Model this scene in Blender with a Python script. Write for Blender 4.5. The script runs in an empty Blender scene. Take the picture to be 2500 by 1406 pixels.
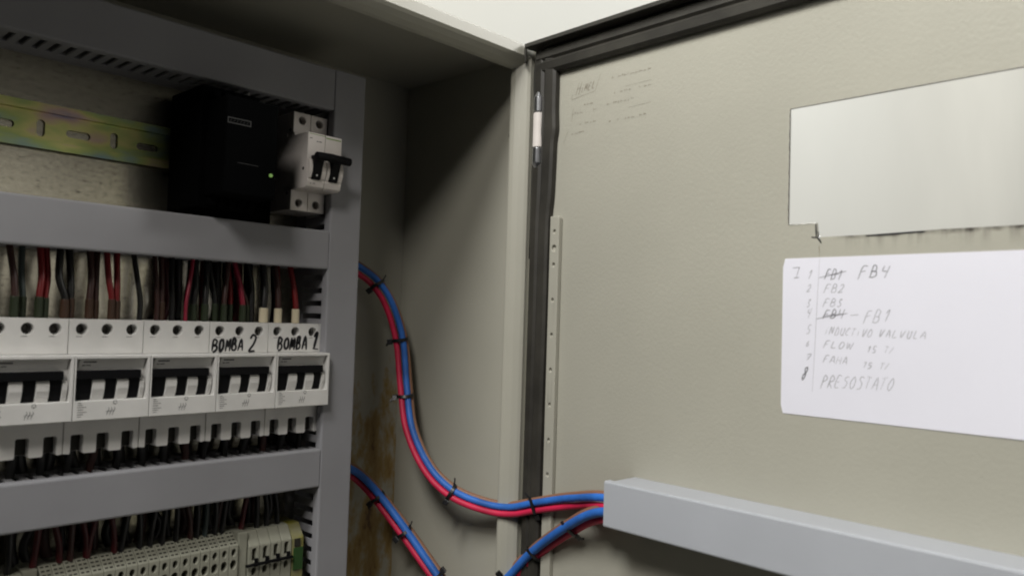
import bpy, bmesh, math, random
from mathutils import Vector, Matrix
random.seed(7)
S = 0.001
sc = bpy.context.scene
C = sc.collection

# ------------------------------------------------------------ camera, light, exposure
cam_d = bpy.data.cameras.new('camera'); cam = bpy.data.objects.new('camera', cam_d); C.objects.link(cam)
cam_d.sensor_width = 36.0; cam_d.lens = 27.79; cam_d.clip_start = 0.01; cam_d.clip_end = 50
R = Vector((0.68317819, -0.72959515, 0.03095929)); U = Vector((-0.05095528, -0.00533571, 0.99868668)); F = Vector((0.72847177, 0.6838585, 0.04082196))
cam.matrix_world = Matrix(((R.x, U.x, -F.x, -0.5686957), (R.y, U.y, -F.y, -0.6864), (R.z, U.z, -F.z, 0), (0, 0, 0, 1)))
cam_d.dof.use_dof = True; cam_d.dof.focus_distance = 0.74; cam_d.dof.aperture_fstop = 7
sc.camera = cam
w = bpy.data.worlds.new('World'); sc.world = w; w.use_nodes = True
w.node_tree.nodes['Background'].inputs[0].default_value = (1.0, 0.98, 0.95, 1)
w.node_tree.nodes['Background'].inputs[1].default_value = 0.012

def area(name, loc, target, size, power, col=(1, 1, 1), spread=180):
    l = bpy.data.lights.new(name, 'AREA'); l.shape = 'DISK'; l.size = size; l.energy = power; l.color = col
    l.spread = math.radians(spread)
    o = bpy.data.objects.new(name, l); C.objects.link(o); o.location = loc
    o.rotation_euler = (Vector(target) - Vector(loc)).to_track_quat('-Z', 'Y').to_euler()
    return o
area('ceiling_lamp', (-1.30, -0.95, 1.05), (0, -0.25, 0), 0.34, 9.3, (1.0, 0.955, 0.89))
area('ceiling_lamp_overhead', (-1.20, -0.47, 1.33), (0.0, -0.4, 0), 0.55, 27.5, (1.0, 0.985, 0.95))
area('room_reflection_fill', (0.12, -2.6, 0.0), (-0.3, 0, 0.0), 1.15, 1.7, (1.0, 0.96, 0.90))  # added dim disc, stands in for the bright room mirrored in plate and rail
area('wall_fill', (0.9, -0.6, 1.4), (0.5, 0.034, 0.4), 0.4, 9, (0.96, 0.98, 1.0))  # added fill light that brightens the wall above the cabinet
area('cutout_wall_fill', (2.75, -2.6, 2.2), (2.4, 0.04, 0.4), 0.9, 84, (1.0, 0.98, 0.93))  # added fill light for the wall seen through the door cut-out
sc.view_settings.view_transform = 'Standard'; sc.view_settings.look = 'None'
sc.view_settings.exposure = 0.07; sc.view_settings.gamma = 1.0
try: sc.view_settings.use_curve_mapping = False
except Exception: pass
sc.cycles.use_denoising = True
sc.cycles.filter_width = 2.0
sc.cycles.max_bounces = 6; sc.cycles.diffuse_bounces = 2

# ------------------------------------------------------------ materials
def mat(name, col, rough=0.5, metal=0.0, spec=0.5, bump=0.0, bscale=600, mott=0.0, mscale=8, col2=None, bdist=0.0004):
    m = bpy.data.materials.new(name); m.use_nodes = True
    nt = m.node_tree; b = nt.nodes['Principled BSDF']
    b.inputs['Base Color'].default_value = (*col, 1); b.inputs['Roughness'].default_value = rough
    b.inputs['Metallic'].default_value = metal; b.inputs['Specular IOR Level'].default_value = spec
    tc = nt.nodes.new('ShaderNodeTexCoord')
    if bump:
        n = nt.nodes.new('ShaderNodeTexNoise'); n.inputs['Scale'].default_value = bscale; n.inputs['Detail'].default_value = 3
        bp = nt.nodes.new('ShaderNodeBump'); bp.inputs['Strength'].default_value = bump; bp.inputs['Distance'].default_value = bdist
        nt.links.new(tc.outputs['Object'], n.inputs['Vector']); nt.links.new(n.outputs['Fac'], bp.inputs['Height'])
        nt.links.new(bp.outputs['Normal'], b.inputs['Normal'])
    if mott or col2:
        n = nt.nodes.new('ShaderNodeTexNoise'); n.inputs['Scale'].default_value = mscale; n.inputs['Detail'].default_value = 6
        r = nt.nodes.new('ShaderNodeValToRGB'); r.color_ramp.elements[0].position = 0.35; r.color_ramp.elements[1].position = 0.65
        c2 = col2 or tuple(c * (1 - mott) for c in col)
        r.color_ramp.elements[0].color = (*c2, 1); r.color_ramp.elements[1].color = (*col, 1)
        nt.links.new(tc.outputs['Object'], n.inputs['Vector']); nt.links.new(n.outputs['Fac'], r.inputs['Fac'])
        nt.links.new(r.outputs['Color'], b.inputs['Base Color'])
    return m

def nd(nt, t, **k):
    n = nt.nodes.new(t)
    for a, v in k.items():
        if a.startswith('i_'): n.inputs[a[2:].replace('_', ' ')].default_value = v
        else: setattr(n, a, v)
    return n

BEIGE = (0.405, 0.395, 0.335)
M = {}
M['beige'] = mat('beige_enamel', BEIGE, 0.42, bump=0.25, bscale=420, mott=0.06, mscale=9)
M['wall'] = mat('wall_paint', (0.80, 0.80, 0.745), 0.9, bump=0.15, bscale=150, mott=0.03, mscale=3)
M['duct'] = mat('grey_pvc', (0.32, 0.32, 0.34), 0.62, spec=0.3, bump=0.06, bscale=300, mott=0.10, mscale=14)
M['white'] = mat('white_plastic', (0.80, 0.79, 0.765), 0.45, mott=0.10, mscale=40, bump=0.05, bscale=500)
M['white2'] = mat('warm_white_plastic', (0.74, 0.69, 0.65), 0.42, mott=0.06, mscale=60)
M['black'] = mat('black_plastic', (0.004, 0.004, 0.005), 0.6, spec=0.15)
M['blackbox'] = mat('matt_black_plastic', (0.0022, 0.0024, 0.0026), 0.9, spec=0.02)
M['tie'] = mat('black_nylon', (0.008, 0.008, 0.010), 0.4)
M['rubber'] = mat('dark_foam_rubber', (0.040, 0.037, 0.030), 0.55, spec=0.4, bump=0.5, bscale=900, mott=0.45, mscale=30)
M['steel'] = mat('bright_steel', (0.55, 0.56, 0.58), 0.28, 1.0, mott=0.2, mscale=120)
M['screw'] = mat('dull_screw', (0.10, 0.095, 0.085), 0.5, 0.8, mott=0.5, mscale=500)
M['blue'] = mat('blue_insulation', (0.030, 0.17, 0.62), 0.55, mott=0.35, mscale=45, bump=0.15, bscale=400)
M['red'] = mat('crimson_insulation', (0.66, 0.016, 0.075), 0.55, mott=0.3, mscale=45, bump=0.15, bscale=400)
M['brown'] = mat('brown_insulation', (0.25, 0.125, 0.075), 0.5)
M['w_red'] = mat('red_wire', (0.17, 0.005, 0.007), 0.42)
M['w_red_shaded'] = mat('shaded_red_wire', (0.06, 0.003, 0.005), 0.45)  # darker copy of the red wire, the gap's shade put into its colour
M['w_pink'] = mat('pinkish_red_wire', (0.24, 0.008, 0.03), 0.42)
M['w_brown'] = mat('brown_wire', (0.04, 0.013, 0.01), 0.45)
M['w_black'] = mat('black_wire', (0.006, 0.006, 0.006), 0.4)
M['w_grey'] = mat('grey_green_wire', (0.035, 0.050, 0.048), 0.5)
M['s_green'] = mat('dark_green_sleeve', (0.018, 0.028, 0.010), 0.5)
M['s_brown'] = mat('brown_sleeve', (0.050, 0.022, 0.010), 0.5)
M['s_white'] = mat('cream_sleeve', (0.72, 0.64, 0.46), 0.5)
M['ink'] = mat('black_marker_ink', (0.008, 0.008, 0.012), 0.5)
M['print'] = mat('grey_print', (0.07, 0.07, 0.075), 0.6)
M['pencil'] = mat('pencil_lead', (0.34, 0.34, 0.37), 0.6, mott=0.0, mscale=60)
M['pencil_dark'] = mat('pencil_lead_heavy', (0.17, 0.17, 0.19), 0.6)
M['faint'] = mat('faint_brown_print', (0.235, 0.21, 0.165), 0.6, col2=(0.36, 0.345, 0.29), mscale=160)
M['green'] = mat('green_print', (0.16, 0.30, 0.03), 0.5)
M['term'] = mat('grey_beige_polyamide', (0.36, 0.36, 0.29), 0.5, mott=0.2, mscale=60)
M['recess_shade'] = mat('terminal_recess_shade', (0.02, 0.018, 0.012), 0.7)  # near-black colour standing in for shade inside the terminal recesses
M['yellowgreen'] = mat('earth_terminal_yellow', (0.22, 0.20, 0.03), 0.5, col2=(0.27, 0.26, 0.17), mscale=60)
M['earthgreen'] = mat('earth_terminal_green', (0.02, 0.07, 0.012), 0.5)
M['metal_edge'] = mat('cut_steel_edge', (0.75, 0.75, 0.74), 0.25, 1.0, bump=0.8, bscale=300)
M['paper'] = mat('white_sticker_paper', (0.76, 0.76, 0.84), 0.7, bump=0.10, bscale=220, mott=0.02, mscale=12)
# door: beige enamel with scorched, dirty cut edge
def door_mat():
    m = mat('door_enamel', BEIGE, 0.42, bump=0.40, bscale=330, mott=0.09, mscale=5)
    nt = m.node_tree; b = nt.nodes['Principled BSDF']
    old = b.inputs['Base Color'].links[0].from_socket
    tc = nd(nt, 'ShaderNodeTexCoord'); sp = nd(nt, 'ShaderNodeSeparateXYZ'); nt.links.new(tc.outputs['Object'], sp.inputs[0])
    def mr(v, a, b_, c=0.0, d=1.0):
        n = nd(nt, 'ShaderNodeMapRange'); n.inputs[1].default_value = a; n.inputs[2].default_value = b_; n.inputs[3].default_value = c; n.inputs[4].default_value = d
        nt.links.new(v, n.inputs[0]); return n.outputs[0]
    def mul(a, c, op='MULTIPLY'):
        n = nd(nt, 'ShaderNodeMath', operation=op)
        for k, v in ((0, a), (1, c)):
            if isinstance(v, (int, float)): n.inputs[k].default_value = v
            else: nt.links.new(v, n.inputs[k])
        return n.outputs[0]
    # vertical streaks below the cut-out
    mp = nd(nt, 'ShaderNodeMapping'); mp.inputs['Scale'].default_value = (110, 1, 16); nt.links.new(tc.outputs['Object'], mp.inputs[0])
    ns = nd(nt, 'ShaderNodeTexNoise', i_Scale=1.0, i_Detail=5.0); nt.links.new(mp.outputs[0], ns.inputs['Vector'])
    band = mul(mr(sp.outputs[2], 0.050, 0.0672), mr(sp.outputs[2], 0.069, 0.0675))
    xm = mul(mr(sp.outputs[0], 0.300, 0.318), mr(sp.outputs[0], 0.52, 0.45))
    streak = mul(mul(mr(ns.outputs['Fac'], 0.47, 0.62), mul(band, band)), xm)
    # burnt edge
    mp2 = nd(nt, 'ShaderNodeMapping'); mp2.inputs['Scale'].default_value = (45, 1, 45); nt.links.new(tc.outputs['Object'], mp2.inputs[0])
    n2 = nd(nt, 'ShaderNodeTexNoise', i_Scale=1.0, i_Detail=6.0); nt.links.new(mp2.outputs[0], n2.inputs['Vector'])
    edge = mul(mr(sp.outputs[2], 0.0630, 0.0655), mul(mr(n2.outputs['Fac'], 0.42, 0.56), mul(xm, mr(sp.outputs[2], 0.069, 0.068))))
    fac = nd(nt, 'ShaderNodeClamp'); nt.links.new(mul(mul(streak, 0.55), mul(edge, 0.9), 'ADD'), fac.inputs[0])
    mx = nd(nt, 'ShaderNodeMix', data_type='RGBA'); nt.links.new(fac.outputs[0], mx.inputs[0]); nt.links.new(old, mx.inputs[6])
    mx.inputs[7].default_value = (0.045, 0.038, 0.03, 1)
    nt.links.new(mx.outputs[2], b.inputs['Base Color'])
    return m
M['door'] = door_mat()
# galvanised plate with spangle
def galv_mat():
    m = mat('galvanised_steel', (0.44, 0.42, 0.34), 0.21, 0.93, bump=0.12, bscale=250)
    nt = m.node_tree; b = nt.nodes['Principled BSDF']
    tc = nd(nt, 'ShaderNodeTexCoord'); mp = nd(nt, 'ShaderNodeMapping'); mp.inputs['Scale'].default_value = (150, 150, 330)
    nt.links.new(tc.outputs['Object'], mp.inputs[0])
    n = nd(nt, 'ShaderNodeTexNoise', i_Scale=1.0, i_Detail=7.0, i_Roughness=0.7); nt.links.new(mp.outputs[0], n.inputs['Vector'])
    r = nd(nt, 'ShaderNodeValToRGB'); e = r.color_ramp.elements
    e[0].position = 0.33; e[0].color = (0.20, 0.185, 0.14, 1); e[1].position = 0.42; e[1].color = (0.50, 0.47, 0.37, 1)
    x = e.new(0.68); x.color = (0.60, 0.57, 0.46, 1)
    nt.links.new(n.outputs['Fac'], r.inputs['Fac']); nt.links.new(r.outputs['Color'], b.inputs['Base Color'])
    return m
M['galv'] = galv_mat()
# iridescent yellow passivated rail
def rail_mat():
    m = mat('yellow_passivated_zinc', (0.45, 0.45, 0.1), 0.34, 0.8)
    nt = m.node_tree; b = nt.nodes['Principled BSDF']
    tc = nd(nt, 'ShaderNodeTexCoord'); mp = nd(nt, 'ShaderNodeMapping'); mp.inputs['Scale'].default_value = (18, 40, 40)
    nt.links.new(tc.outputs['Object'], mp.inputs[0])
    n = nd(nt, 'ShaderNodeTexNoise', i_Scale=1.0, i_Detail=3.0); nt.links.new(mp.outputs[0], n.inputs['Vector'])
    r = nd(nt, 'ShaderNodeValToRGB'); e = r.color_ramp.elements
    e[0].position = 0.30; e[0].color = (0.24, 0.36, 0.40, 1); e[1].position = 0.46; e[1].color = (0.40, 0.48, 0.17, 1)
    for p, c in ((0.54, (0.58, 0.56, 0.22)), (0.64, (0.55, 0.40, 0.33)), (0.74, (0.28, 0.26, 0.36))):
        x = e.new(p); x.color = (*c, 1)
    nt.links.new(n.outputs['Fac'], r.inputs['Fac']); nt.links.new(r.outputs['Color'], b.inputs['Base Color'])
    return m
M['rail'] = rail_mat()
# stained back panel: greasy brown patches with their own outline
def stain_mat():
    m = mat('stained_enamel', BEIGE, 0.5, bump=0.25, bscale=420)
    nt = m.node_tree; b = nt.nodes['Principled BSDF']
    tc = nd(nt, 'ShaderNodeTexCoord'); sp = nd(nt, 'ShaderNodeSeparateXYZ'); nt.links.new(tc.outputs['Object'], sp.inputs[0])
    mp = nd(nt, 'ShaderNodeMapping'); mp.inputs['Scale'].default_value = (60, 10, 24); nt.links.new(tc.outputs['Object'], mp.inputs[0])
    n = nd(nt, 'ShaderNodeTexNoise', i_Scale=1.0, i_Detail=7.0, i_Roughness=0.62); nt.links.new(mp.outputs[0], n.inputs['Vector'])
    z = nd(nt, 'ShaderNodeMapRange'); z.inputs[1].default_value = -0.035; z.inputs[2].default_value = -0.11; z.inputs[3].default_value = -0.30; z.inputs[4].default_value = 0.03
    nt.links.new(sp.outputs[2], z.inputs[0])
    a = nd(nt, 'ShaderNodeMath', operation='ADD'); nt.links.new(n.outputs['Fac'], a.inputs[0]); nt.links.new(z.outputs[0], a.inputs[1])
    r = nd(nt, 'ShaderNodeValToRGB'); e = r.color_ramp.elements
    e[0].position = 0.42; e[0].color = (*BEIGE, 1); e[1].position = 0.56; e[1].color = (0.33, 0.23, 0.085, 1)
    for p, c in ((0.64, (0.27, 0.17, 0.055)), (0.72, (0.10, 0.055, 0.02))):
        x = e.new(p); x.color = (*c, 1)
    nt.links.new(a.outputs[0], r.inputs['Fac']); nt.links.new(r.outputs['Color'], b.inputs['Base Color'])
    return m
M['stain'] = stain_mat()
led = bpy.data.materials.new('green_led'); led.use_nodes = True
lb = led.node_tree.nodes['Principled BSDF']; lb.inputs['Base Color'].default_value = (0.2, 0.4, 0.1, 1)
lb.inputs['Emission Color'].default_value = (0.35, 0.6, 0.15, 1); lb.inputs['Emission Strength'].default_value = 0.11
M['led'] = led

# ------------------------------------------------------------ mesh helpers (all in millimetres)
def box(bm, x0, x1, y0, y1, z0, z1):
    v = [bm.verts.new((x * S, y * S, z * S)) for x in (x0, x1) for y in (y0, y1) for z in (z0, z1)]
    for f in ((0, 1, 3, 2), (4, 6, 7, 5), (0, 4, 5, 1), (2, 3, 7, 6), (0, 2, 6, 4), (1, 5, 7, 3)):
        bm.faces.new([v[i] for i in f])

def prism_x(bm, pts, x0, x1):
    """profile of (y, z) points pulled along x"""
    a = [bm.verts.new((x0 * S, y * S, z * S)) for y, z in pts]; b = [bm.verts.new((x1 * S, y * S, z * S)) for y, z in pts]
    n = len(pts)
    for i in range(n): bm.faces.new((a[i], a[(i + 1) % n], b[(i + 1) % n], b[i]))
    bm.faces.new(a[::-1]); bm.faces.new(b)

def circ(cx, cz, rx, rz=None, n=20):
    rz = rz or rx
    return [(cx + rx * math.cos(2 * math.pi * k / n), cz + rz * math.sin(2 * math.pi * k / n)) for k in range(n)]
def rect(x0, x1, z0, z1): return [(x0, z0), (x1, z0), (x1, z1), (x0, z1)]
def slot(cx, cz, w, h, n=8):
    r = min(w, h) / 2; o = []
    for k in range(4 * n):
        a = 2 * math.pi * (k + .5) / (4 * n)
        o.append((cx + (w / 2 - r) * (1 if math.cos(a) > 0 else -1) + r * math.cos(a), cz + (h / 2 - r) * (1 if math.sin(a) > 0 else -1) + r * math.sin(a)))
    return o

def panel(bm, outer, holes, y0, t, depth=None):
    """flat panel in the XZ plane: front at y0, thickness t (towards +y); holes go through, or are pockets 'depth' deep"""
    def loop(pts, y): return [bm.verts.new((p[0] * S, y * S, p[1] * S)) for p in pts]
    def ed(l): return [bm.edges.new((l[i], l[(i + 1) % len(l)])) for i in range(len(l))]
    fo = loop(outer, y0); fh = [loop(h, y0) for h in holes]
    es = ed(fo)
    for h in fh: es += ed(h)
    bmesh.ops.triangle_fill(bm, use_beauty=True, use_dissolve=False, edges=es)
    bo = loop(outer, y0 + t)
    for i in range(len(fo)): j = (i + 1) % len(fo); bm.faces.new((fo[i], fo[j], bo[j], bo[i]))
    bh = []
    for h, pts in zip(fh, holes):
        b = loop(pts, y0 + (depth if depth else t)); bh.append(b)
        for i in range(len(h)): j = (i + 1) % len(h); bm.faces.new((h[i], b[i], b[j], h[j]))
    if depth:
        for b in bh: bm.faces.new(b)
        bm.faces.new(bo[::-1])
    else:
        def edo(l):
            r = []
            for i in range(len(l)):
                e = bm.edges.get((l[i], l[(i + 1) % len(l)])); r.append(e)
            return r
        es = edo(bo)
        for h in bh: es += edo(h)
        bmesh.ops.triangle_fill(bm, use_beauty=True, use_dissolve=False, edges=es)

def cyl(bm, c, axis, r, l, n=20, r2=None):
    """cylinder from c along axis ('x','y','z') for l mm"""
    r2 = r if r2 is None else r2
    A = {'x': (0, 1, 2), 'y': (1, 0, 2), 'z': (2, 0, 1)}[axis]
    def ring(rr, d):
        o = []
        for k in range(n):
            p = [0, 0, 0]; p[A[0]] = c[A[0]] + d; p[A[1]] = c[A[1]] + rr * math.cos(2 * math.pi * k / n); p[A[2]] = c[A[2]] + rr * math.sin(2 * math.pi * k / n)
            o.append(bm.verts.new([q * S for q in p]))
        return o
    a, b = ring(r, 0), ring(r2, l)
    for i in range(n): bm.faces.new((a[i], a[(i + 1) % n], b[(i + 1) % n], b[i]))
    bm.faces.new(a); bm.faces.new(b)

def catmull(P, sub=8):
    P = [Vector(p) for p in P]; out = []
    Q = [2 * P[0] - P[1]] + P + [2 * P[-1] - P[-2]]
    for i in range(1, len(Q) - 2):
        for k in range(sub):
            t = k / sub; a, b, c, d = Q[i - 1], Q[i], Q[i + 1], Q[i + 2]
            out.append(0.5 * ((2 * b) + (c - a) * t + (2 * a - 5 * b + 4 * c - d) * t * t + (3 * b - a - 3 * c + d) * t ** 3))
    out.append(P[-1]); return out

def tube(bm, path, r, n=12):
    path = [Vector(p) for p in path]; T = []
    for i in range(len(path)):
        T.append((path[min(i + 1, len(path) - 1)] - path[max(i - 1, 0)]).normalized())
    nrm = T[0].orthogonal().normalized(); rings = []
    for i, p in enumerate(path):
        nrm = (nrm - T[i] * nrm.dot(T[i])).normalized(); bn = T[i].cross(nrm)
        rr = r(i / (len(path) - 1)) if callable(r) else r
        rings.append([bm.verts.new((p + rr * (nrm * math.cos(2 * math.pi * k / n) + bn * math.sin(2 * math.pi * k / n))) * S) for k in range(n)])
    for a, b in zip(rings, rings[1:]):
        for k in range(n): bm.faces.new((a[k], a[(k + 1) % n], b[(k + 1) % n], b[k]))
    bm.faces.new(rings[0][::-1]); bm.faces.new(rings[-1])

def ribbon(bm, pts, width, y):
    """pen stroke lying on the plane y (mm)"""
    pts = [Vector((p[0], p[1])) for p in pts]
    if len(pts) < 2: return
    L, Rr = [], []
    for i, p in enumerate(pts):
        d = (pts[min(i + 1, len(pts) - 1)] - pts[max(i - 1, 0)]); d = d.normalized() if d.length > 1e-6 else Vector((1, 0))
        nn = Vector((-d.y, d.x)) * width / 2
        k = 0.6 if i in (0, len(pts) - 1) else 1.0
        L.append(bm.verts.new(((p.x + nn.x * k) * S, y * S, (p.y + nn.y * k) * S))); Rr.append(bm.verts.new(((p.x - nn.x * k) * S, y * S, (p.y - nn.y * k) * S)))
    for i in range(len(pts) - 1): bm.faces.new((L[i], L[i + 1], Rr[i + 1], Rr[i]))

def obj(name, bm, m, parent=None, bevel=0, smooth=False, loc=None):
    bmesh.ops.recalc_face_normals(bm, faces=bm.faces)
    me = bpy.data.meshes.new(name); bm.to_mesh(me); bm.free()
    if smooth:
        for p in me.polygons: p.use_smooth = True
    me.materials.append(m)
    o = bpy.data.objects.new(name, me); C.objects.link(o)
    if parent: o.parent = parent
    if loc: o.location = [q * S for q in loc]
    if bevel:
        b = o.modifiers.new('bevel', 'BEVEL'); b.width = bevel * S; b.segments = 2; b.limit_method = 'ANGLE'; b.angle_limit = math.radians(40)
    return o
def B(): return bmesh.new()
def tag(o, label=None, cat=None, group=None, kind=None):
    for k, v in (('label', label), ('category', cat), ('group', group), ('kind', kind)):
        if v: o[k] = v
    return o
def thing(name, label, cat, loc=(0, 0, 0), rz=0, group=None):
    o = bpy.data.objects.new(name, None); C.objects.link(o); o.empty_display_size = 0.02
    o.location = [q * S for q in loc]; o.rotation_euler = (0, 0, rz)
    return tag(o, label, cat, group)
def copy_tree(o, parent=None):
    c = o.copy(); C.objects.link(c); c.parent = parent
    if parent: c.matrix_parent_inverse = o.matrix_parent_inverse.copy()
    for ch in [x for x in bpy.data.objects if x.parent == o]: copy_tree(ch, c)
    return c

# stroke alphabet, unit box
G = {
 'A': [[(0, 0), (.45, 1), (.9, 0)], [(.15, .38), (.75, .38)]],
 'B': [[(0.05, 0), (.1, 1), (.55, .95), (.65, .75), (.5, .55), (.12, .52)], [(.12, .52), (.6, .5), (.75, .25), (.55, .03), (.05, 0)]],
 'C': [[(.8, .85), (.5, 1), (.15, .75), (.05, .4), (.25, .05), (.75, .08)]],
 'D': [[(.05, 0), (.1, 1), (.6, .85), (.8, .5), (.6, .1), (.05, 0)]],
 'E': [[(.75, 1), (.1, .95), (.05, 0), (.7, .05)], [(.07, .5), (.6, .52)]],
 'F': [[(.0, -.05), (.12, 1), (.75, 1)], [(.08, .55), (.6, .6)]],
 'H': [[(.05, 0), (.1, 1)], [(.75, 0), (.8, 1)], [(.05, .5), (.78, .52)]],
 'I': [[(.4, 0), (.45, 1)]],
 'i': [[(.35, 0), (.4, .65)], [(.43, .9), (.45, 1)]],
 'L': [[(.15, 1), (.05, .05), (.7, .02)]],
 'M': [[(0, 0), (.12, 1), (.42, .3), (.75, 1), (.88, 0)]],
 'N': [[(.0, 0), (.12, .95), (.65, .05), (.8, 1)]],
 'O': [[(.45, 1), (.1, .75), (.05, .3), (.35, 0), (.7, .25), (.75, .7), (.45, 1)]],
 'P': [[(.0, -.1), (.15, 1), (.65, .9), (.7, .65), (.12, .5)]],
 'R': [[(.0, 0), (.12, 1), (.62, .9), (.6, .62), (.1, .5), (.75, 0)]],
 'S': [[(.75, .9), (.35, 1), (.12, .75), (.6, .45), (.55, .1), (.05, .02)]],
 'T': [[(0, 1), (.85, 1)], [(.42, 1), (.35, 0)]],
 'U': [[(.1, 1), (.08, .25), (.3, 0), (.65, .15), (.75, 1)], [(.75, 1), (.72, 0)]],
 'V': [[(.05, 1), (.3, 0), (.8, 1)]],
 'W': [[(.05, 1), (.2, 0), (.45, .7), (.65, 0), (.95, 1)]],
 '1': [[(.15, .72), (.55, 1), (.4, 0)]],
 '2': [[(.08, .8), (.35, 1), (.68, .8), (.5, .45), (.05, .02), (.85, .05)]],
 '3': [[(.1, .95), (.6, .95), (.25, .6), (.65, .4), (.5, .05), (.1, .02)]],
 '4': [[(.1, 1), (.1, .5), (.7, .55)], [(.75, 1), (.6, -.05)]],
 '5': [[(.75, 1), (.2, .98), (.12, .6), (.6, .5), (.55, .1), (.05, 0)]],
 '6': [[(.6, 1), (.2, .55), (.15, .1), (.55, .05), (.65, .4), (.2, .45)]],
 '7': [[(.05, .95), (.8, .98), (.35, 0)], [(.25, .5), (.75, .55)]],
 '8': [[(.6, 1), (.15, .85), (.6, .4), (.35, 0), (.08, .25), (.65, .75), (.55, 1)]],
 '/': [[(.0, -.05), (.6, 1)]], '-': [[(0, .5), (.9, .5)]],
}
def write(bm, text, x0, x1, z0, h, width, y, slope=0.0, slant=0.15, jit=0.04, seed=1):
    rnd = random.Random(seed); n = len(text); cw = (x1 - x0) / n
    for i, ch in enumerate(text):
        if ch == ' ': continue
        dz = rnd.uniform(-.06, .06) * h; sx = rnd.uniform(.72, .84)
        for st in G[ch]:
            pts = []
            for (a, b_) in st:
                a += rnd.uniform(-jit, jit); b_ += rnd.uniform(-jit, jit)
                px = x0 + i * cw + a * cw * sx + slant * b_ * h; pts.append((px, z0 + slope * (px - x0) + dz + b_ * h))
            if len(pts) > 2: pts = [(v.x, v.y) for v in catmull([(p[0], p[1], 0) for p in pts], 4)]
            ribbon(bm, pts, width * rnd.uniform(.8, 1.15), y)

# ------------------------------------------------------------ the room wall behind
bm = B(); box(bm, -2500, 6000, 34, 60, -1500, 3000)
tag(obj('wall', bm, M['wall']), 'plain cream painted wall behind the cabinet', kind='structure')

# ------------------------------------------------------------ cabinet
cab = thing('electrical_cabinet', 'open beige steel electrical cabinet with its door swung out to the right', 'electrical cabinet', (0, -70, -452))
cab_off = Vector((0, 70, 452))
def cpart(name, bm, m, parent=None, **k):
    o = obj(name, bm, m, parent or cab, **k)
    if parent is None: o.location = cab_off * S
    return o
X0, X1, Z0, Z1 = -620, 0, -440, 258.2      # rectangle of the front ridge
prof = [(6, 29), (6, -149), (3, -151), (-9.5, -151), (-10.8, -152.4), (-10.9, -154.5), (-10, -158), (-7, -163), (-3, -167.6), (0, -170), (.9, -169.4),
        (6, -168.9), (10.6, -168.3), (11.7, -166.6), (12, -163), (12, 31.5)]
bm = B(); loops = []
for o_, y in prof:
    loops.append([bm.verts.new((x * S, y * S, z * S)) for x, z in ((X0 - o_, Z0 - o_), (X1 + o_, Z0 - o_), (X1 + o_, Z1 + o_), (X0 - o_, Z1 + o_))])
for a, b in zip(loops, loops[1:]):
    for k in range(4): bm.faces.new((a[k], a[(k + 1) % 4], b[(k + 1) % 4], b[k]))
bm.faces.new(loops[-1])
shell = cpart('housing', bm, M['beige'], bevel=1.2)
bm = B(); box(bm, X0 - 5.9, X1 + 5.9, 27, 29, Z0 - 5.9, Z1 + 5.9)
cpart('back_panel', bm, M['stain'])
bm = B(); box(bm, -600, -108, 0, 2.5, -425, 243); cpart('mounting_plate', bm, M['galv'], bevel=.5)
# hinge (steel pin ends, painted knuckle)
bm = B(); cyl(bm, (-0.6, -182, 167.5), 'z', 5.5, 33.5); box(bm, -1.5, 6, -180.5, -176.5, 169, 199); 
hinge = cpart('hinge', bm, M['white2'], smooth=False, bevel=.4)
bm = B(); cyl(bm, (-0.6, -182, 202), 'z', 5.6, 14); cyl(bm, (-0.6, -182, 216.1), 'z', 5.4, 7.5, r2=1.6)
obj('hinge_pin', bm, M['steel'], hinge, bevel=.5); bm = B(); cyl(bm, (-0.6, -182, 152), 'z', 5.6, 14.5); cyl(bm, (-0.6, -182, 147.5), 'z', 3.2, 4.4, r2=5.6)
obj('hinge_pin', bm, M['steel'], hinge, bevel=.5)
bm = B(); cyl(bm, (5.9, -143, 186), 'x', -5.5, -2.0); cyl(bm, (5.9, -143, 172), 'x', -4.5, -2.0)
cpart('hinge_screws', bm, M['screw'])

# door: local x = distance from hinge edge, local -y = towards the cabinet's inside face (the side we see)
ANG = math.atan2(-0.99854946, -0.0538421)
door_loc = Vector((6, -170, 0))
DW = 600
bm = B()
outer = [(-8, -455), (DW, -455), (DW, 268), (-3, 268), (-8, 263)]
cut = [(267.5, 76.2), (289.2, 76.2), (290.3, 66.0), (330, 65.9), (350, 66.3), (372, 66.8), (400, 66.6), (470, 66.6), (470, 162.3), (267.5, 162.3)]
panel(bm, outer, [cut], 0, 1.8)
for (x0, x1, z0, z1) in ((2, DW - 2, 266.2, 268), (2, DW - 2, -455, -453.2)): box(bm, x0, x1, -17, 0, z0, z1)
box(bm, DW - 1.8, DW, -17, 0, -455, 268)
door = obj('door', bm, M['door'], cab); door.matrix_local = Matrix.Translation((door_loc + cab_off) * S) @ Matrix.Rotation(ANG, 4, 'Z')
def dpart(name, bm, m, **k): return obj(name, bm, m, door, **k)
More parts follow.
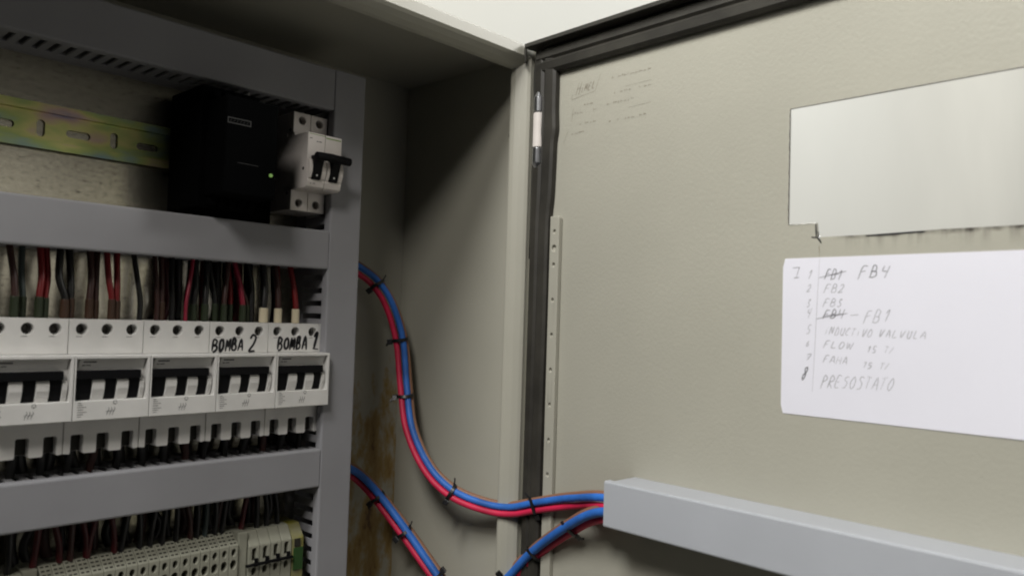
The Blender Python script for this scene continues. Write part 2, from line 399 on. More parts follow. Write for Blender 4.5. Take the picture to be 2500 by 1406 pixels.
# gasket: foam strips with rounded section, loosening inwards near the hinge corner
bm = B()
def gsec(w_): return [(0, -1), (0, -6), (2.5, -8), (w_ * .38, -8.6), (w_ * .48, -6.6), (w_ * .58, -8.4), (w_ - 3, -7.6), (w_ - .6, -5.5), (w_, -1)]
zs = [262, 245, 236, 225, 205, 190, 182, 170, 150, 120, 98, 60, 0, -120, -300, -440]
wd = [27, 28, 28.6, 28.8, 28.8, 29.6, 29.8, 28.0, 27.5, 26.5, 24.5, 24, 24, 23, 23, 23]
rings = []
zw = catmull([(z, wv, 0) for z, wv in zip(zs, wd)], 5); rings = []
for z, wv in ((q.x, q.y) for q in zw): rings.append([bm.verts.new(((5 + a) * S, b_ * S, z * S)) for a, b_ in gsec(wv)])
for a, b in zip(rings, rings[1:]):
    for k in range(len(a) - 1): bm.faces.new((a[k], a[k + 1], b[k + 1], b[k]))
bm.faces.new(rings[0]); bm.faces.new(rings[-1])
ga = gsec(24); r1 = [bm.verts.new((9 * S, (b_ - .6) * S, (262.5 - a) * S)) for a, b_ in ga]; r2 = [bm.verts.new(((DW - 5) * S, (b_ - .6) * S, (262.5 - a) * S)) for a, b_ in ga]
for k in range(len(r1) - 1): bm.faces.new((r1[k], r1[k + 1], r2[k + 1], r2[k]))
bm.faces.new(r1); bm.faces.new(r2)
dpart('gasket', bm, M['rubber'], smooth=False)
bm = B(); tube(bm, catmull([(4, -5, 60), (4, -5, 200), (4.2, -6, 236), (7, -7, 253), (14, -8, 262), (30, -8.5, 264.2), (120, -8.5, 264.4), (500, -8.5, 264.4)], 5), .8, 6)
dpart('gasket_rim', bm, M['rubber'], smooth=True)
bm = B(); prism_x(bm, [(-18, 268.6), (-18, 264.8), (-15, 264.2), (-1, 264.6), (-1, 266.0), (-17, 266.0), (-17, 268.1), (-1, 268.1), (-1, 268.6)], 1.5, DW - 4)
prism_x(bm, [(-17.2, 265.8), (-17.2, 251), (-15.8, 250), (-15.6, 265.8)], 0.6, 3.2)
dpart('dark_flange_trim', bm, M['rubber'], bevel=.3)  # dark trim added to give the flange underside its shadow
# perforated stiffening strip
bm = B()
hs = [circ(36.3, z, 1.7, 1.9, 16) for z in (84.7, 53.3, 20.1, -12.7, -45.4, -77.8, -110.5, -142.4, -175, -208)] + [circ(36.3, 69, 2.7, 3.0, 18)]
panel(bm, [(30.6, -430), (42.3, -430), (42.3, 97), (41.0, 99.4), (30.6, 99.4)], hs, -5.2, 5.0, depth=2.2)
dpart('perforated_strip', bm, M['beige'], bevel=.7)
# bright raw edge of the cut-out
bm = B(); rr = random.Random(3)
pts = [(267.6, 162)]; 
for k in range(30): pts.append((267.6 + rr.uniform(-.25, .25), 162 - 85.5 * (k + 1) / 30))
pts += [(267.6 + 21 * k / 8, 76.1 + rr.uniform(-.2, .2)) for k in range(1, 9)]
tube(bm, [(a, -.1, b_) for a, b_ in pts], .35, 5)
tube(bm, [(290.2, -.1, 70), (290.6, -.2, 66.5), (291.5, -.2, 65.6)], .6, 5)
dpart('raw_cut_edge', bm, M['metal_edge'])
bm = B()
ribbon(bm, [(288.5, 76), (288.8, 71), (289.0, 66.5)], 1.2, -.25); ribbon(bm, [(285.5, 66.3), (290.5, 65.6)], 1.3, -.3)
ribbon(bm, [(290, 65.5), (291.8, 63.5), (292.8, 61.5)], 1.3, -.35)
ribbon(bm, [(324, 65.2), (330, 65.2), (345, 65.6), (355, 65.8), (362, 65.7)], 1.1, -.25)
ribbon(bm, [(268, 162.1), (330, 162.2), (465, 162.1)], .55, -.25)
dpart('burnt_edge_mark', bm, M['ink'])
bm = B(); ribbon(bm, [(291.3, 60), (291.6, 52)], 1.0, -.2); dpart('drip_mark', bm, M['faint'])
# worn-off print transferred to the door
bm = B(); rr = random.Random(12)
def fl(x0, z0, x1, z1, wv=.8): ribbon(bm, [(x0, z0), (x1, z1)], wv, -.2)
write(bm, 'H', 54, 60, 213, 11, 1.3, -.2, slant=.35); write(bm, 'iMEL', 60, 78, 214, 6.5, 1.1, -.2, slope=.05, slant=.35)
for a in ((49, 209, 78, 212), (78, 212, 84, 227), (49, 209, 50, 214)): fl(*a, wv=.5)
for row, (xa, xb, z) in enumerate(((97, 141, 220), (100, 141, 206), (62, 82, 201), (88, 122, 197), (50, 78, 195), (60, 80, 184), (95, 142, 181), (50, 66, 176))):
    x = xa
    while x < xb:
        L = rr.uniform(1, 4.5); zz = z + rr.uniform(-.5, .5)
        if rr.random() < .75:
            fl(x, zz, x + L, zz + .1, rr.uniform(.5, 1.4)); fl(x + .3, zz - 1, x + .8, zz + 1.4, .5)
        x += L + rr.uniform(.6, 2)
for z in (209.5, 190): fl(100 + rr.uniform(0, 30), z, 141, z + .4, .35)
fl(40, 168, 46, 180, .5); fl(50, 188, 52, 200, .5)
dpart('faded_print', bm, M['faint'])

# paper list on the door
def on_door(name, label, cat, group=None):
    o = thing(name, label, cat, door_loc, ANG, group); return o
pap = on_door('paper_list', 'white sheet with a pencilled list of eight inputs, stuck below the door cut-out', 'paper')
bm = B(); nx, nz = 26, 18; grid = []
for i in range(nx + 1):
    col = []
    for k in range(nz + 1):
        x = 264.3 + (505 - 264.3) * i / nx; z = -61.3 + 112.8 * k / nz
        if i == 0 and k in (0, nz): x += 1.6
        lift = -.40 - 2.6 * max(0, (1 - k / nz) - .7) / .3 * max(0, i / nx - .42) ** 2 * 2
        col.append(bm.verts.new((x * S, lift * S, z * S)))
    grid.append(col)
for i in range(nx):
    for k in range(nz): bm.faces.new((grid[i][k], grid[i + 1][k], grid[i + 1][k + 1], grid[i][k + 1]))
sh = obj('sheet', bm, M['paper'], pap)
so = sh.modifiers.new('t', 'SOLIDIFY'); so.thickness = .00018; so.offset = 0
Y = -.56
bm = B()
for t, x0, x1, z0, h, sl in (('1', 283, 287, 36.8, 5.6, 0), ('2', 282.4, 286.6, 27, 4.8, 0), ('3', 282.5, 286.2, 16, 5.4, 0), ('4', 282.5, 286.5, 8.2, 6.5, 0), ('5', 282.6, 286.8, -3.2, 6.2, 0),
        ('6', 282.5, 286, -12, 3.8, 0), ('7', 282.4, 287.4, -22, 4.2, 0), ('FB2', 295.5, 310.5, 26.6, 5.6, 0), ('FB3', 295, 309.5, 16.8, 5.2, 0),
        ('FB1', 323, 342, 5.8, 8.2, .03), ('iNDUCTiVO', 295.8, 329.5, -2.9, 5.4, -.03), ('VALVULA', 333.5, 364, -3.2, 4.8, -.02), ('FLOW', 295.8, 316.5, -12.6, 4.8, .02), ('15 T/', 325.5, 344, -14.6, 4.2, .03),
        ('FAHA', 295.6, 313.6, -22.8, 4.9, -.02), ('15 T/', 322.6, 341.4, -25.0, 4.2, .01), ('PRESOSTATO', 294, 344, -40, 8, .03)):
    write(bm, t, x0, x1, z0, h, .5, Y, slope=sl, slant=.32, jit=.065, seed=len(t) + int(x0))
ribbon(bm, [(291.9, 50.5), (290.6, 20), (289.5, -10), (288.0, -44)], .28, Y)
ribbon(bm, [(314.4, 10.6), (319.8, 11.2)], .7, Y)
obj('pencil_writing', bm, M['pencil'], sh)
bm = B()
for t, x0, x1, z0, h in (('FB1', 295.8, 308.5, 35.4, 6.6), ('FB4', 319.5, 341, 36.4, 7.8), ('FB4', 295, 310.5, 8, 6.2), ('8', 279.4, 284.2, -36.4, 9.4), ('8', 279.9, 284.6, -36, 9), ('I', 273.4, 277.6, 37.2, 7.2)):
    if t != '8' or x0 < 279.6: 
        if t != 'FB1': obj('heavy_pencil_writing', bm, M['pencil_dark'], sh); bm = B()
    write(bm, t, x0, x1, z0, h, .55, Y - .05, slant=.3, jit=.06, seed=int(x0 + z0))
obj('heavy_pencil_writing', bm, M['pencil_dark'], sh); bm = B()
for p in ([(292, 37), (311, 41.2)], [(296, 38), (306, 39.6)], [(290.5, 7.8), (312.5, 12)], [(295, 9.8), (309, 11.6)], [(272, 44.4), (277, 44.8)], [(273, 37.1), (277, 37.4)]):
    ribbon(bm, p, .6, Y - .1)
    obj('strike_through', bm, M['pencil_dark'], sh); bm = B()
bm.free()

# ------------------------------------------------------------ wiring ducts
def duct(root, L, Wd, D, pitch=10.0, fw=5.2, y_in=-20, lip=8.5, slots=True, openend=False):
    """trunking in local coords: length along x from 0, centred on z, mouth towards -y"""
    h = Wd / 2
    bm = B()
    prof_ = [(-D + lip, -h), (-D + 1.5, -h), (-D + .4, -h + .5), (-D, -h + 1.6), (-D, h - 1.6), (-D + .4, h - .5), (-D + 1.5, h), (-D + lip, h), (-D + lip, h - 1.3), (-D + 1.4, h - 1.5), (-D + 1.4, -h + 1.5), (-D + lip, -h + 1.3)]
    prism_x(bm, prof_, 0, L); obj('cover', bm, M['duct'], root)
    bm = B(); box(bm, .5, L - .5, -2, -.1, -h + 1.5, h - 1.5)
    for s_ in (-1, 1):
        za, zb = sorted((s_ * (h - 1.5), s_ * (h - 3.2)))
        if not slots: box(bm, .5, L - .5, -D + 3, -2.1, za, zb); continue
        box(bm, .5, L - .5, y_in, -2.1, za, zb); box(bm, .5, L - .5, -D + 2.4, -D + 9.5, za, zb)
        x = 1.0
        while x + fw < L - .5:
            box(bm, x, x + fw, -D + 9.6, y_in - .1, za, zb); x += pitch
    obj('base', bm, M['duct'], root)
GR = 'grey slotted wiring ducts on the mounting plate'
for z, wd_, lab in ((210.2, 38.6, 'topmost horizontal grey slotted wiring duct, in shade under the cabinet ceiling'),
                    (59.7, 35.5, 'middle horizontal grey wiring duct between the black module and the row of breakers'),
                    (-140.8, 34.6, 'lowest horizontal grey wiring duct, below the row of breakers')):
    t = thing('wiring_duct', lab, 'wiring duct', (-520, 0, z), 0, GR); duct(t, 520 - 152.2, wd_, 60)
t = thing('wiring_duct', 'vertical grey wiring duct at the right end of the mounting plate', 'wiring duct', (-134.3, 0, -420), 0, GR)
t.rotation_euler = (0, -math.pi / 2, 0)
duct(t, 420 + 229.5, 34.6, 60, pitch=12, fw=6.8, y_in=-17)
t = on_door('wiring_duct', 'pale grey wiring duct screwed across the door, cables entering its left end', 'wiring duct')
t.location = (Matrix.Translation(door_loc * S) @ Matrix.Rotation(ANG, 4, 'Z')) @ Vector((133 * S, 0, -146.3 * S))
M_keep = M['duct']; M['duct'] = mat('pale_grey_pvc', (0.43, 0.45, 0.49), 0.45, bump=0.06, bscale=300, mott=0.05, mscale=14)
duct(t, 440, 37, 40, slots=False, lip=7)
M['duct'] = M_keep

# ------------------------------------------------------------ DIN rail
t = thing('din_rail', 'yellow-green iridescent mounting rail with oval slots, left of the black module', 'mounting rail', (-540, 0, 138.2))
bm = B(); L = 386
hs = []
for k in range(14):
    x = 26.5 + 27 * k
    if x < L - 14: hs.append(slot(x, -1.6, 18, 6.0) if k % 2 == 0 else slot(x, -1.0, 6, 13))
panel(bm, rect(0, L, -11, 11), hs, -2.6, 1.3)
for s_ in (-1, 1):
    pr = [(-2.6, s_ * 11), (-.3, s_ * 11), (-.3, s_ * 12.2), (-6.2, s_ * 12.4), (-6.2, s_ * 17.5), (-7.5, s_ * 17.5), (-7.5, s_ * 11.2)]
    prism_x(bm, pr, 0, L)
obj('rail', bm, M['rail'], t)

# ------------------------------------------------------------ three pole breakers
def breaker3():
    t = thing('circuit_breaker', 'x', 'circuit breaker', (0, -2, -108), 0, 'white three pole breakers in a row')
    off = (0, 2, 108)
    bm = B(); box(bm, .25, 53.75, -38, 0, -108, -9)
    panel(bm, rect(.25, 53.75, -35, -9), [circ(9 + 18 * k, -16.4, 4.2) for k in range(3)], -50, 11.9, depth=11)
    # nose as a tray
    panel(bm, rect(.35, 53.65, -82.4, -35.2), [rect(1.3, 51.6, -68.3, -37.6)], -66.5, 28, depth=6.4)
    # tongues between the levers
    for a, b_ in ((13.4, 22.0), (30.6, 39.0)):
        prism_x(bm, [(-59.4, -68.3), (-61, -68.3), (-63, -64.5), (-64.3, -60), (-64.5, -56), (-63.5, -53.2), (-59.4, -52.6)], a, b_)
    prism_x(bm, [(-59.4, -68.3), (-61, -68.3), (-63, -64.5), (-64.3, -60), (-64.5, -56), (-63.5, -53.2), (-59.4, -52.6)], 47.4, 50.7)
    prism_x(bm, [(-59.5, -45.6), (-60.5, -45.4), (-65, -37.7), (-59.5, -37.7)], 4.1, 50.7)
    # lower terminal face with open notches
    out = [(.25, -83)]; 
    out = [(53.75, -83), (.25, -83)]
    x = .25
    out.append((.25, -108))
    for k in range(3):
        a = 5.2 + 18 * k
        out += [(a - .6, -108.6), (a, -107.5), (a, -95.5), (a + .8, -94.5), (a + 7.8, -94.5), (a + 8.6, -95.5), (a + 8.6, -107.5), (a + 9.4, -108.6)]
    out += [(53.75, -108)]
    panel(bm, out, [], -50, 11.9)
    h = obj('housing', bm, M['white'], t, bevel=.35, loc=off)
    bm = B(); box(bm, 1.6, 47.2, -66.3, -59.6, -52.6, -46.2)
    for a, b_ in ((1.6, 13.2), (22.2, 30.4), (39.2, 47.2)):
        prism_x(bm, [(-59.6, -68.1), (-60.4, -68.1), (-61.9, -63), (-63.1, -57), (-63.5, -52.8), (-59.6, -52.8)], a, b_)
    obj('toggle', bm, M['black'], t, bevel=.5, loc=off)
    for k in range(3):
        bm = B(); cyl(bm, (9 + 18 * k, -40.4, -16.4), 'y', 3.6, 1.2); box(bm, 8.4 + 18 * k, 9.6 + 18 * k, -40.9, -40.5, -19.6, -13.2)
        obj('screw_or_notch_fill', bm, M['screw'], t, loc=off)
    for k in range(3):
        bm = B(); box(bm, 5.4 + 18 * k, 13.6 + 18 * k, -43.0, -38.2, -107.0, -95.0); obj('screw_or_notch_fill', bm, M['recess_shade'], t, loc=off)  # dark block filling the notch, its shade put into the colour
    bm = B()
    for k in range(3): ribbon(bm, [(5 + 18 * k, -22.0), (9.2 + 18 * k, -21.9)], .55, -50.12)
    obj('terminal_mark', bm, M['ink'], t, loc=off); bm = B()
    for (z_, a, b_, wv) in ((-69.5, 3, 5.5, .7), (-71, 3, 6.5, .7), (-72.6, 3, 9, .6), (-74.4, 3, 7, .7), (-76.2, 3, 9.5, .6), (-77.8, 3, 7, .7), (-79.4, 3, 6.0, .5)): ribbon(bm, [(a, z_), (b_, z_)], wv, -66.62)
    obj('side_print', bm, M['print'], t, loc=off); bm = B()
    for ph in (0, 1, 2): ribbon(bm, [(23.4 + ph * 2, -79.2), (24 + ph * 2, -76.8), (25 + ph * 2, -75), (24.6 + ph * 2, -73.4)], .4, -66.62)
    ribbon(bm, [(22.8, -76.4), (28.5, -76.2)], .4, -66.62)
    ribbon(bm, [(p[0], p[1]) for p in circ(29, -70, 1.3, n=14)] + [(30.3, -70)], .35, -66.62); ribbon(bm, [(28.6, -71.4), (29.1, -70.6)], .7, -66.64)
    obj('symbol_print', bm, M['print'], t, loc=off)
    bm = B()
    # print on the sloped label field
    def sl(x, z): return None
    v = []
    for (x0, x1, za, zb) in ((6.5, 15.5, -39.6, -40.5), (6.2, 8.2, -42.2, -42.9), (8.8, 12, -42.2, -42.8)):
        def yy(z): return -65 + (abs(z) - 37.7) * 4.5 / 7.7 - .25
        q = [bm.verts.new((a * S, yy(z) * S, z * S)) for a, z in ((x0, za), (x1, za), (x1, zb), (x0, zb))]; bm.faces.new(q)
    obj('rating_print', bm, M['ink'], t, loc=off)
    return t
b0 = breaker3()
labs = ['white three pole breaker cut off by the left edge of the photo, blank top', 'white three pole breaker second from the left, blank top strip',
        'white three pole breaker left of the one marked BOMBA 2, blank top strip', 'white three pole breaker hand marked BOMBA 2', 'white three pole breaker hand marked BOMBA 1, rightmost against the vertical duct']
brk = []
for k in range(5):
    t = b0 if k == 0 else copy_tree(b0)
    t.location = ((-420 + 54 * k) * S, -2 * S, -108 * S); t['label'] = labs[k]; brk.append(t)
for k, seq in ((3, (('BOMBA', 2.5, 31.5, -33.4, 9.8, 2.0), ('2', 35.5, 45.5, -33.2, 14, 2.2))), (4, (('BOMBA', 9.5, 40.5, -32.8, 10.8, 2.0), ('1', 44, 54, -32.7, 14.5, 2.4)))):
    bm = B()
    for tx, a, b_, z, h, wv in seq: write(bm, tx, a, b_, z, h, wv, -50.2, slant=.1, jit=.07, seed=k + len(tx), slope=.03)
    if k == 4: ribbon(bm, [(45.5, -31.8), (51.5, -32.4)], 1.6, -50.24)
    obj('handwriting', bm, M['ink'], brk[k], loc=(0, 2, 108))

# ------------------------------------------------------------ two pole breaker (upper rail)
t = thing('circuit_breaker', 'small white two pole breaker with black toggle, upper right beside the black module', 'circuit breaker', (-188, -8, 94))
off = (0, 8, -94)
bm = B(); box(bm, .2, 35.8, -40, -8.2, 94, 184)
for k in range(2):
    a = .2 + 18 * k; b_ = a + 17.6
    panel(bm, rect(a, b_, 165, 184), [circ(a + 9, 177, 3.7)], -50, 11, depth=9)
    panel(bm, rect(a, b_, 94, 115.5), [circ(a + 8.6, 101, 3.7)], -50, 11, depth=9)
    prism_x(bm, [(-39, 112), (-72, 112), (-75, 113.5), (-76.5, 118), (-76, 124), (-75, 130), (-75, 161), (-74, 162), (-39, 162)], a, b_)
    for (xa, xb) in ((a + .2, a + 3.4), (a + 12.6, a + 17.4)):
        prism_x(bm, [(-75, 119), (-77.5, 121), (-79.5, 126), (-80, 131), (-78.5, 137), (-75, 139)], xa, xb)
box(bm, 1.5, 34.5, -50, -41, 115.5, 165)
obj('housing', bm, M['white2'], t, bevel=.5, loc=off)
bm = B(); tube(bm, [(3, -85, 139.4), (3.5, -85, 139.4), (18, -85.5, 139.9), (38, -85, 139.2), (38.5, -85, 139.2)], 3.7, 14)
for k in range(2):
    a = 4 + 18 * k; prism_x(bm, [(-75.2, 119.4), (-78.2, 120), (-80, 126), (-82, 132), (-84, 138), (-82, 141), (-75.2, 141)], a, a + 8.4)
obj('toggle', bm, M['black'], t, bevel=.6, loc=off)
for k in range(2):
    for z in (177, 101):
        bm = B(); cyl(bm, (9.2 + 18 * k - (.4 if z < 150 else 0), -42.5, z), 'y', 3.2, 1.2); obj('screw_or_notch_fill', bm, M['screw'], t, loc=off)
for y, z in ((-45, 167.5), (-69, 129.5), (-43, 109.5)):
    bm = B(); cyl(bm, (.1, y, z), 'x', 1.5, .5, 12); obj('rivet_hole', bm, M['black'], t, loc=off)
bm = B(); ribbon(bm, [(19, 159.2), (34.6, 159.0)], 1.5, -75.2); ribbon(bm, [(1, 160.6), (19, 160.4)], .7, -75.2); obj('green_stripe', bm, M['green'], t, loc=off)
bm = B()
for a in ((2, 156.6, 4.5), (9, 154.5, 11), (11.6, 154.5, 14.4)): ribbon(bm, [(a[0], a[1]), (a[2], a[1])], 1.1, -75.2)
obj('front_print', bm, M['print'], t, loc=off)
bm = B()
for a in ((3, 115.8, 4.2), (6, 116.2, 8)): ribbon(bm, [(a[0], a[1]), (a[2], a[1])], 1.1, -76.6)
obj('lower_print', bm, M['print'], t, loc=off)
bm = B()
for k in range(2): cyl(bm, (7.6 + 18 * k, -80.2, 123.2), 'y', .8, .5, 10)
obj('toggle_mark', bm, M['white'], t, loc=off)

# ------------------------------------------------------------ black module
t = thing('control_module', 'tall black control module with small green light, left of the two pole breaker', 'control module', (-277, -8, 86))
off = (0, 8, -86)
bm = B(); box(bm, -4, 47, -64, -7.6, 84, 184); box(bm, 1, 46, -98, -64.1, 93, 171); box(bm, 47.1, 86, -22, -7.6, 80, 186);  # last box is added to blacken the plate beside the module
for k in range(5): box(bm, 3 + 8.5 * k, 9 + 8.5 * k, -72, -64.1, 86, 92.5); box(bm, 3 + 8.5 * k, 9 + 8.5 * k, -72, -64.1, 174, 180)
obj('housing', bm, M['blackbox'], t, bevel=1, loc=off)
bm = B(); panel(bm, rect(2, 22, 148.6, 153.4), [rect(2.8, 21.2, 149.4, 152.6)], -98.4, .3); 
for k in range(6): ribbon(bm, [(4.2 + 2.8 * k, 150), (5.4 + 2.8 * k, 152)], .6, -98.3)
obj('nameplate', bm, mat('dull_grey_label', (0.013, 0.013, 0.012), 0.6), t, loc=off)
bm = B(); cyl(bm, (41, -99.5, 112.3), 'y', 1.6, 1.6, 14); obj('indicator_light', bm, M['led'], t, bevel=.4, loc=off)
bm = B(); ribbon(bm, [(12, 118.4), (30, 118.2)], .5, -98.15); obj('front_print', bm, mat('dark_grey_print', (0.03, 0.03, 0.03), 0.6), t, loc=off)
# a scrap of cable tie
bm = B(); tube(bm, catmull([(-237, -58, 188), (-233, -50, 185), (-231, -40, 183), (-232, -33, 186)], 4), .55, 6)
tag(obj('cable_tie_tail', bm, M['white'], smooth=True), 'thin white plastic tail curling under the topmost duct, above the black module', 'cable tie')

# ------------------------------------------------------------ wires above the breakers
GW = 'wires dropping from the middle duct into the breakers'
W = [  # x top, x bottom, y bias, colour, radius, sleeve, label
 (-402.5, -399, 0, 'w_brown', 2.3, 's_green', 'dark brown wire with green sleeve, first at the left edge of the photo'),
 (-392.8, -392.3, 6, 'w_grey', 2.2, 's_green', 'dark grey-green wire just right of the leftmost brown wire'),
 (-382.6, -383.2, 0, 'w_red', 2.4, 's_green', 'left one of the bright red pair over the leftmost breaker'),
 (-377.8, -378.6, 3, 'w_red', 2.4, 's_green', 'right one of the bright red pair over the leftmost breaker'),
 (-369.5, -366.6, -2, 'w_black', 2.6, 's_brown', 'left black wire bowing away from its black neighbour, above the joint of two breakers'),
 (-362.2, -361.6, 2, 'w_black', 2.6, 's_brown', 'right black wire of the black pair, straight, above the joint of two breakers'),
 (-347.6, -348.4, 1, 'w_brown', 2.6, 's_brown', 'brown wire left of two spread red wires, with brown sleeve'),
 (-341.6, -343.4, 4, 'w_brown', 2.4, 's_brown', 'dark brown wire touching the spread red pair on its left'),
 (-336.6, -333.4, -2, 'w_red', 2.3, 's_brown', 'left red wire of the pair with a pale gap between them'),
 (-328.4, -329.0, 0, 'w_red', 2.4, 's_brown', 'right red wire of the pair with a pale gap between them'),
 (-315.3, -311.2, 0, 'w_black', 2.1, None, 'single thin black wire bent in an S, bare galvanised plate on both sides'),
 (-297.0, -296.0, 4, 'w_brown', 2.0, None, 'thin brown wire over the middle breaker, first right of the single black wire'),
 (-291.0, -291.6, 6, 'w_brown', 2.2, 's_brown', 'dark brown wire behind, over the screw holes of the middle breaker'),
 (-268.6, -275.6, -4, 'w_pink', 1.5, None, 'thin pinkish red wire slanting down to the left over the middle breaker'),
 (-280.0, -281.0, 10, 'w_black', 2.4, None, 'black wire in shade behind the slanting pinkish wire'),
 (-263.1, -266.0, 4, 'w_black', 2.8, 's_green', 'thick black wire just right of the slanting pinkish wire'),
 (-254.1, -257.0, 1, 'w_black', 2.6, 's_green', 'black wire above the seam between the blank breaker and BOMBA 2'),
 (-250.5, -246.0, 5, 'w_black', 2.6, 's_green', 'black wire leaning right above the first screw of BOMBA 2'),
 (-235.6, -241.0, -1, 'w_brown', 2.2, 's_green', 'brown wire with a bend crossing to the left over BOMBA 2'),
 (-232.2, -232.0, 6, 'w_red', 2.3, 's_green', 'dark red wire behind the bent brown wire over BOMBA 2'),
 (-229.5, -223.2, 0, 'w_pink', 2.3, 's_green', 'red wire leaning right over the last screw of BOMBA 2'),
 (-225.0, -216.5, 5, 'w_brown', 2.0, 's_green', 'brown wire rightmost over BOMBA 2'),
 (-213.5, -212.0, 6, 'w_black', 3.0, None, 'thick black wire between BOMBA 2 and BOMBA 1'),
 (-203.0, -204.0, -2, 'w_black', 3.0, 's_white', 'black wire ending in the left one of three cream sleeves'),
 (-190.8, -189.6, -2, 'w_brown', 2.6, 's_white', 'brown wire ending in the middle one of three cream sleeves'),
 (-183.5, -184.5, 7, 'w_red', 2.5, None, 'dark red wire in shade behind the cream sleeved wires'),
 (-175.2, -171.6, -2, 'w_red', 2.6, 's_white', 'red wire ending in the right one of three cream sleeves'),
]
for i, (xt, xb, yb, c, r_, sl_, lab) in enumerate(W):
    rr = random.Random(i); bx = (xt + xb) / 2 + rr.uniform(-1.2, 1.2) + (-2.2 if i == 4 else 0) + (1.8 if i in (3,) else 0)
    ybt = -38 + yb
    p = catmull([(xt, -30 + yb * .5, 62), (xt + .2, -31 + yb, 44), (bx, -36 + yb, 22), (xb, ybt, 6), (xb, ybt, -11.5)], 5)
    bm = B(); tube(bm, p, r_, 10)
    o = obj('wire', bm, M[c], None, smooth=True); tag(o, lab, 'wire', GW)
    if sl_:
        big = sl_ == 's_white'; z1 = 4.2 if big else 6.0 + rr.uniform(-.8, .8)
        bm = B(); cyl(bm, (xb, ybt, -8.9), 'z', r_ + (.9 if big else .5), z1 + 8.9, 14); obj('sleeve', bm, M[sl_], o, bevel=.6)
        for q in o.children: q.data.polygons.foreach_set('use_smooth', [False] * len(q.data.polygons))
# wires under the breakers and over the terminals
GL = 'wires running down from the lowest duct to the terminals'
cols = [('w_black', -392), ('w_red', -374), ('w_red', -362), ('w_brown', -352), ('w_red', -343), ('w_red', -336), ('w_red', -323), ('w_black', -311), ('w_black', -301), ('w_black', -290), ('w_black', -281),
        ('w_black', -271), ('w_brown', -262), ('w_black', -253), ('w_grey', -246), ('w_black', -237), ('w_black', -228), ('w_red', -210), ('w_black', -200), ('w_black', -190), ('w_black', -181)]
nm = {'w_black': 'black', 'w_red': 'dark red', 'w_brown': 'brown', 'w_grey': 'grey-green'}
ordn = ['first', 'second', 'third', 'fourth', 'fifth', 'sixth', 'seventh', 'eighth', 'ninth', 'tenth', 'eleventh', 'twelfth', 'thirteenth', 'fourteenth', 'fifteenth', 'sixteenth', 'seventeenth', 'eighteenth', 'nineteenth', 'twentieth', 'twenty-first']
for i, (c, x) in enumerate(cols):
    rr = random.Random(50 + i); dx = rr.uniform(-6, 3)
    bm = B(); tube(bm, catmull([(x, -32, -150), (x + rr.uniform(-1, 1), -34, -163), (x + dx * .5, -36, -176), (x + dx, -36, -196)], 4), 2.4, 8)
    tag(obj('wire', bm, M['w_red_shaded' if c == 'w_red' else c], None, smooth=True), '%s wire in the dark gap over the terminals, %s from the left' % (nm[c], ordn[i]), 'wire', GL)
GU = 'wires leaving the underside of the breakers'
for i in range(15):
    rr = random.Random(90 + i); x = -420 + 9.5 + 18 * i
    bm = B(); tube(bm, catmull([(x, -33, -104), (x + rr.uniform(-1, 1), -33, -112), (x + rr.uniform(-2, 2), -31, -124), (x, -30, -140)], 4), 3.0, 8)
    tag(obj('wire', bm, M['w_black' if i % 4 else 'w_brown'], None, smooth=True), '%s wire under the lower breaker terminals, %s from the left' % ('black' if i % 4 else 'brown', ordn[i]), 'wire', GU)

for i in range(14):  # extra wires added so the gap under the breakers goes black
    x = -420 + 18.5 + 18 * i; rr = random.Random(300 + i)
    bm = B(); tube(bm, catmull([(x, -12, -100), (x + rr.uniform(-2, 2), -14, -114), (x + rr.uniform(-3, 3), -14, -128), (x, -14, -142)], 4), 4.6, 8)
    tag(obj('wire', bm, M['w_black'], None, smooth=True), 'thick black wire added to darken the back under the lower breakers, %s from the left' % ordn[i], 'wire', GU)
for i in range(20):  # more wires added to blacken the plate glimpsed over the terminals
    x = -398 + 11.6 * i; rr = random.Random(400 + i)
    bm = B(); tube(bm, catmull([(x, -14, -148), (x + rr.uniform(-3, 3), -15, -165), (x + rr.uniform(-5, 5), -17, -180), (x + rr.uniform(-4, 4), -18, -196)], 4), rr.uniform(2.8, 4.2), 8)
    tag(obj('wire', bm, M['w_black' if i % 3 else 'w_brown'], None, smooth=True), 'added %s wire darkening the back row over the terminals, %s from the left' % ('black' if i % 3 else 'brown', ordn[i]), 'wire', GL)
for i in range(9):  # added wires stand in for the shadow behind the front row
    x = (-283, -271, -259, -247, -236, -226, -216, -206, -179)[i]; rr = random.Random(500 + i)
    bm = B(); tube(bm, catmull([(x, -12, 56), (x + rr.uniform(-2, 2), -13, 30), (x + rr.uniform(-4, 4), -14, 8), (x, -14, -9.5)], 4), rr.uniform(3.2, 4.4), 8)
    tag(obj('wire', bm, M['w_black' if i % 3 else 'w_red_shaded'], None, smooth=True), 'added %s wire darkening the back row above the right-hand breakers, %s from the left' % ('black' if i % 3 else 'dark red', ordn[i]), 'wire', GW)

